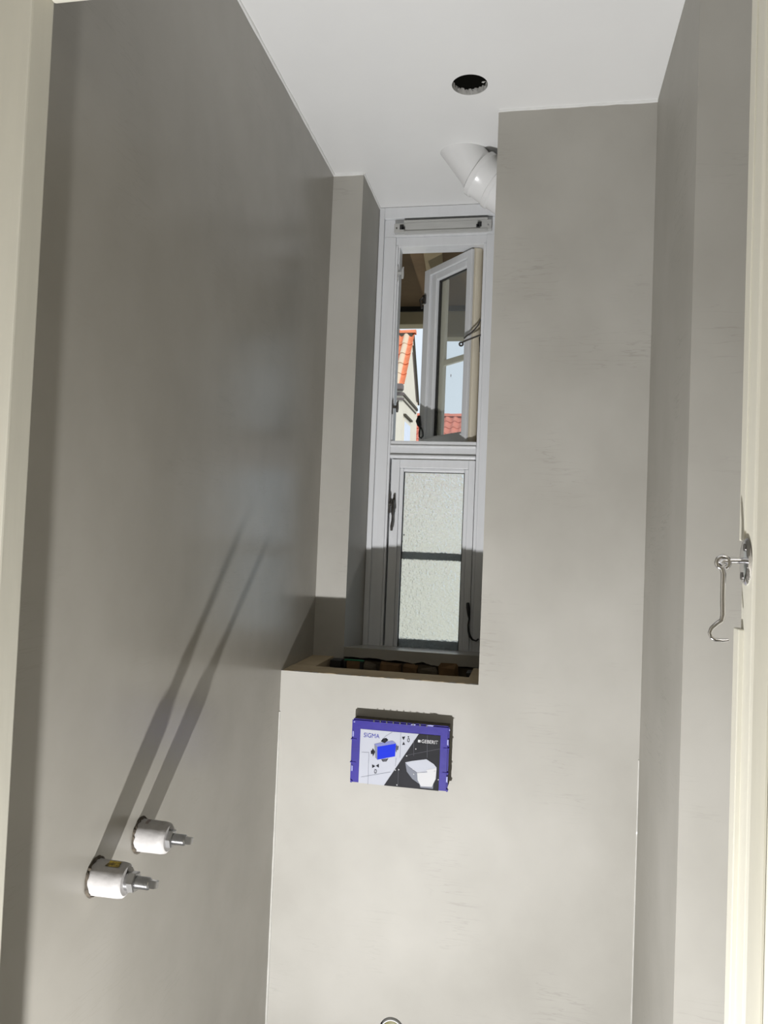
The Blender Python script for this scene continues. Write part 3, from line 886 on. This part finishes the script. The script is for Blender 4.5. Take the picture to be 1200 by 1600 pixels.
# --- blind rail on the window head
br = empty('blind_rail', (-0.31, YW, 2.405), 'grey metal blind rail screwed to the window head', 'rail')
bm = bmesh.new()
RX0, RX1, RZ0, RZ1, RY = -0.4625, -0.1625, 2.4025, 2.4385, YW - 0.016
add_box(bm, RX0 + 0.03, RX1 - 0.012, RY, YW, RZ0 - 0.001, RZ1 + 0.001)
obj('channel', bm, m_alu, br)
boxes('lip', [(RX0 + 0.03, RX1 - 0.012, RY - 0.005, RY, RZ1 - 0.006, RZ1 + 0.001), (RX0 + 0.03, RX1 - 0.012, RY - 0.005, RY, RZ0 - 0.001, RZ0 + 0.004)], m_alu, br, 0.001)
box('end_plate', RX0, RX0 + 0.032, RY - 0.003, YW, RZ0, RZ1 - 0.008, m_alu, br, 0.001)
box('end_plate', RX1 - 0.034, RX1, RY - 0.003, YW, RZ0 + 0.001, RZ1 - 0.006, m_alu, br, 0.001)
for xx, s in ((RX0 + 0.024, 1), (RX1 - 0.036, -1)):
    bm = bmesh.new()
    add_box(bm, xx - 0.006, xx + 0.006, RY - 0.006, RY, 2.4115, 2.4255)
    add_box(bm, xx + 0.006 * s - 0.004, xx + 0.006 * s + 0.004, RY - 0.006, RY, 2.4115, 2.4185)
    obj('clip', bm, m_black, br)
for xx in (RX0 + 0.008, RX1 - 0.010):
    tube('screw', [(xx, RY - 0.0045, 2.416), (xx, RY - 0.001, 2.416)], 0.0024, m_dsteel if xx < -0.3 else m_zinc, br, 10)

# --- door hook on the right jamb
hk = empty('cabin_hook', (JX1, 0.752, 1.443), 'chrome cabin hook hanging from a round plate on the right door jamb', 'hook')
HX, HY, HZ = JX1, 0.7515, 1.443
bm = bmesh.new()
add_tube(bm, [(HX + 0.001, HY, HZ), (HX - 0.001, HY, HZ), (HX - 0.0028, HY, HZ), (HX - 0.0034, HY, HZ)], [0.0195, 0.0215, 0.0195, 0.014], 36)
for v in bm.verts: v.co.y = HY + (v.co.y - HY) * 0.80
obj('round_plate', bm, m_chrome, hk, smooth=True)
for a in (1.9, 5.0):
    yy, zz = HY + 0.0135 * math.cos(a), HZ + 0.0135 * math.sin(a)
    tube('screw', [(HX - 0.002, yy, zz), (HX - 0.0042, yy, zz)], 0.0034, m_dsteel, hk, 12)
tube('pin', [(HX - 0.003, HY, HZ + 0.001), (HX - 0.016, HY, HZ + 0.0005), (HX - 0.0215, HY - 0.001, HZ - 0.0005), (HX - 0.0235, HY - 0.003, HZ - 0.003)], [0.0028, 0.0028, 0.0027, 0.0021], m_chrome, hk, 12)
EX = HX - 0.0205
ez = HZ - 0.0015
bm = bmesh.new()
pts = arc((EX, HY - 0.001, ez), 0.0052, -1.2, 2 * pi - 1.9, 22)
add_tube(bm, pts, 0.0022, 10)
obj('eye', bm, m_chrome, hk, smooth=True)
tube('hook_rod', [(EX - 0.001, HY - 0.001, ez - 0.0045), (EX + 0.0005, HY - 0.001, ez - 0.010), (EX + 0.0005, HY - 0.001, ez - 0.030), (EX + 0.001, HY - 0.001, ez - 0.047), (EX, HY - 0.001, ez - 0.052), (EX - 0.004, HY - 0.001, ez - 0.055),
                  (EX - 0.0085, HY - 0.001, ez - 0.0595), (EX - 0.0098, HY - 0.001, ez - 0.0635), (EX - 0.0085, HY - 0.001, ez - 0.0675), (EX - 0.005, HY - 0.001, ez - 0.0695), (EX + 0.001, HY - 0.001, ez - 0.0698), (EX + 0.006, HY - 0.001, ez - 0.0692)],
     [0.0021, 0.0023, 0.0023, 0.0023, 0.0023, 0.0021, 0.0019, 0.0018, 0.0018, 0.0017, 0.0017, 0.0017], m_chrome, hk, 12)

# --- frame parts inside the cistern cavity
box('frame_post', -0.531, -0.502, 2.05, 2.09, 0.72, 1.122, m_black, bevel=0.002, label='black steel post in the left end of the cistern cavity', cat='post')
box('frame_post', -0.163, -0.151, 2.02, 2.07, 0.72, 1.118, m_black, bevel=0.001, label='thin black steel post in the right end of the cistern cavity', cat='post')
bk = empty('cistern_bracket', (-0.472, 2.07, 0.72), 'black bracket with a green top edge in the cistern cavity', 'bracket')
boxes('bracket_frame', [(-0.498, -0.492, 2.07, 2.09, 0.72, 1.118), (-0.453, -0.446, 2.07, 2.09, 0.72, 1.118), (-0.492, -0.453, 2.072, 2.081, 0.72, 1.03)], m_black, bk)
box('green_edge', -0.499, -0.445, 2.082, 2.090, 1.118, 1.1215, m_green, bk, 0.001)
box('brown_insert', -0.492, -0.453, 2.082, 2.088, 0.72, 1.1175, m_stone, bk)

# ================================================================== OUTSIDE
box('ground', -40, 40, 2.6, 60, -6.2, -6.0, m_ground, label='pale courtyard paving far below the window', cat='ground', kind=S)

def pantile_mesh(w, l):
    """single S-shaped clay tile, local x across, y up the slope, z normal"""
    bm = bmesh.new()
    n = 10
    rows = []
    for y, dz in ((0, 0.020), (l + 0.03, 0.0)):
        top, bot = [], []
        for k in range(n + 1):
            u = k / n
            zz = dz + 0.026 * math.sin(2 * pi * u + 0.4)
            top.append(bm.verts.new((u * (w + 0.012), y, zz + 0.012)))
            bot.append(bm.verts.new((u * (w + 0.012), y, zz - 0.002)))
        rows.append((top, bot))
    for k in range(n):
        bm.faces.new((rows[0][0][k], rows[0][0][k + 1], rows[1][0][k + 1], rows[1][0][k]))
        bm.faces.new((rows[0][1][k + 1], rows[0][1][k], rows[1][1][k], rows[1][1][k + 1]))
        bm.faces.new((rows[0][1][k], rows[0][1][k + 1], rows[0][0][k + 1], rows[0][0][k]))
    bm.faces.new((rows[0][0][0], rows[1][0][0], rows[1][1][0], rows[0][1][0]))
    bm.faces.new((rows[0][0][n], rows[0][1][n], rows[1][1][n], rows[1][0][n]))
    bmesh.ops.recalc_face_normals(bm, faces=bm.faces)
    me = bpy.data.meshes.new('roof_tile')
    bm.to_mesh(me); bm.free()
    for p in me.polygons: p.use_smooth = True
    try: me.set_sharp_from_angle(angle=math.radians(50))
    except Exception: pass
    return me

def lay_tiles(parent, x_right, ncol, tw, y0, z0, slope, gauge, nrow, mats):
    mes = []
    for m in mats:
        me = pantile_mesh(tw, gauge); me.materials.append(m); mes.append(me)
    off = origin(parent)
    for c in range(ncol):
        for r in range(nrow):
            o = bpy.data.objects.new('roof_tile', mes[1] if (len(mes) > 1 and c == 0) else mes[0])
            COL.objects.link(o)
            o.parent = parent
            s = r * gauge
            o.location = Vector((x_right - (c + 1) * tw, y0 + s * math.cos(slope), z0 + s * math.sin(slope))) - off
            o.rotation_euler = (slope + random.uniform(-.012, .012), random.uniform(-.01, .01), random.uniform(-.01, .01))

# near house: steep orange roof, gable towards the right
GX, YN, YF, ZE = -2.60, 14.73, 16.65, 4.45
YA = (YN + YF) / 2; ZA = 5.66
hs = empty('neighbour_house', (GX, YN, -6), 'white gabled house with steep orange tiled roof beyond the window', 'house')
bm = bmesh.new()
XW = GX - 4.0
pts = [(YN + 0.02, -6), (YF - 0.02, -6), (YF - 0.02, ZE), (YA, ZA - 0.04), (YN + 0.02, ZE)]
a_ = [bm.verts.new((GX, p[0], p[1])) for p in pts]; b_ = [bm.verts.new((XW, p[0], p[1])) for p in pts]
bm.faces.new(a_); bm.faces.new(b_[::-1])
for k in range(5): bm.faces.new((a_[k], b_[k], b_[(k + 1) % 5], a_[(k + 1) % 5]))
obj('wall', bm, m_house, hs)
slope = math.atan2(ZA - ZE, YA - YN)
SL = math.hypot(ZA - ZE, YA - YN)
lay_tiles(hs, GX + 0.03, 9, 0.2, YN - 0.06, ZE - 0.03, slope, SL / 5, 5, [m_tile, m_tile2])
for k in range(6):
    bm = bmesh.new()
    x1 = GX + 0.06 - k * 0.33
    rr = []
    for x in (x1, x1 - 0.36):
        e_ = 0.0 if x == x1 else 0.012
        rr.append([bm.verts.new((x, YA + (0.085 - e_) * math.cos(a), ZA + 0.02 + (0.085 - e_) * math.sin(a))) for a in [pi * q / 8 for q in range(9)]])
    for q in range(8): bm.faces.new((rr[0][q], rr[0][q + 1], rr[1][q + 1], rr[1][q]))
    bm.faces.new(rr[0]); bm.faces.new(rr[1][::-1])
    obj('ridge_tile', bm, m_tile, hs, smooth=True)
box('ridge_mortar', XW, GX + 0.0, YA - 0.07, YA + 0.07, ZA - 0.06, ZA + 0.02, m_line, hs)
# far slope and bargeboards on the gable
def slab(name, p0, p1, x0, x1, th, m, par):
    bm = bmesh.new()
    p0, p1 = Vector((0,) + p0), Vector((0,) + p1)
    dd = (p1 - p0).normalized(); nn = Vector((0, -dd.z, dd.y)) * th
    v = []
    for x in (x0, x1):
        for q in (p0, p1, p1 + nn, p0 + nn):
            v.append(bm.verts.new((x, q.y, q.z)))
    for f in ((0, 1, 2, 3), (7, 6, 5, 4), (0, 4, 5, 1), (1, 5, 6, 2), (2, 6, 7, 3), (3, 7, 4, 0)): bm.faces.new([v[i] for i in f])
    return obj(name, bm, m, par)
slab('roof_slope', (YF + 0.06, ZE - 0.05), (YA, ZA), XW, GX + 0.0, -0.05, m_tile, hs)
slab('barge_board', (YF + 0.08, ZE - 0.05), (YA, ZA + 0.02), GX + 0.0, GX + 0.03, 0.03, m_line, hs)
slab('barge_board', (YF - 0.12, ZE - 0.02), (YA, ZA - 0.22), GX, GX + 0.03, 0.03, m_line, hs)
slab('barge_board', (YF - 0.22, ZE - 0.02), (YA, ZA - 0.36), GX, GX + 0.02, 0.025, m_corn, hs)
# eave gutter and cornice, cornice returned along the gable
box('gutter', XW, GX + 0.02, YN - 0.16, YN + 0.02, ZE - 0.13, ZE - 0.02, m_corn, hs, 0.02)
boxes('cornice', [(XW, GX + 0.03, YN - 0.03, YN + 0.02, ZE - 0.22, ZE - 0.17), (XW, GX + 0.03, YN - 0.015, YN + 0.02, ZE - 0.31, ZE - 0.27)], m_corn, hs)
boxes('cornice', [(GX, GX + 0.03, YN + 0.02, YF - 0.1, ZE - 0.22, ZE - 0.17), (GX, GX + 0.015, YN + 0.02, YF - 0.25, ZE - 0.31, ZE - 0.28)], m_line, hs)
wn = box('window', GX, GX + 0.012, YN + 0.22, YN + 1.05, 2.4, ZE - 0.60, m_house, hs)
box('window_pane', GX + 0.012, GX + 0.016, YN + 0.28, YN + 0.98, 2.45, ZE - 0.68, m_hpane, wn)
box('window_head', GX, GX + 0.05, YN + 0.18, YN + 1.05, ZE - 0.58, ZE - 0.545, m_line, wn)

# far house: long low red roof
ZR = 4.77; YR = 20.6; FS = math.radians(38); FG = 0.31
fh = empty('tiled_house', (-2.4, 18.6, -6), 'lower house with a red tiled roof farther away behind the sash', 'house')
LR = 2.2
y0 = YR - LR * math.cos(FS); z0 = ZR - LR * math.sin(FS)
box('wall', -5.2, 0.6, y0 + 0.2, YR + 1.6, -6, z0, m_house, fh)
slab('roof_slope', (y0, z0 - 0.03), (YR, ZR - 0.03), -5.2, 0.6, -0.05, m_line, fh)
lay_tiles(fh, -1.6, 11, 0.21, y0, z0, FS, LR / 7, 7, [m_tilep])
for k in range(6):
    bm = bmesh.new()
    x1 = -1.55 - k * 0.4
    rr = []
    for x in (x1, x1 - 0.42):
        e_ = 0.0 if x == x1 else 0.012
        rr.append([bm.verts.new((x, YR + (0.09 - e_) * math.cos(a), ZR + (0.09 - e_) * math.sin(a))) for a in [pi * q / 8 for q in range(9)]])
    for q in range(8): bm.faces.new((rr[0][q], rr[0][q + 1], rr[1][q + 1], rr[1][q]))
    bm.faces.new(rr[0]); bm.faces.new(rr[1][::-1])
    obj('ridge_tile', bm, m_tilep, fh, smooth=True)
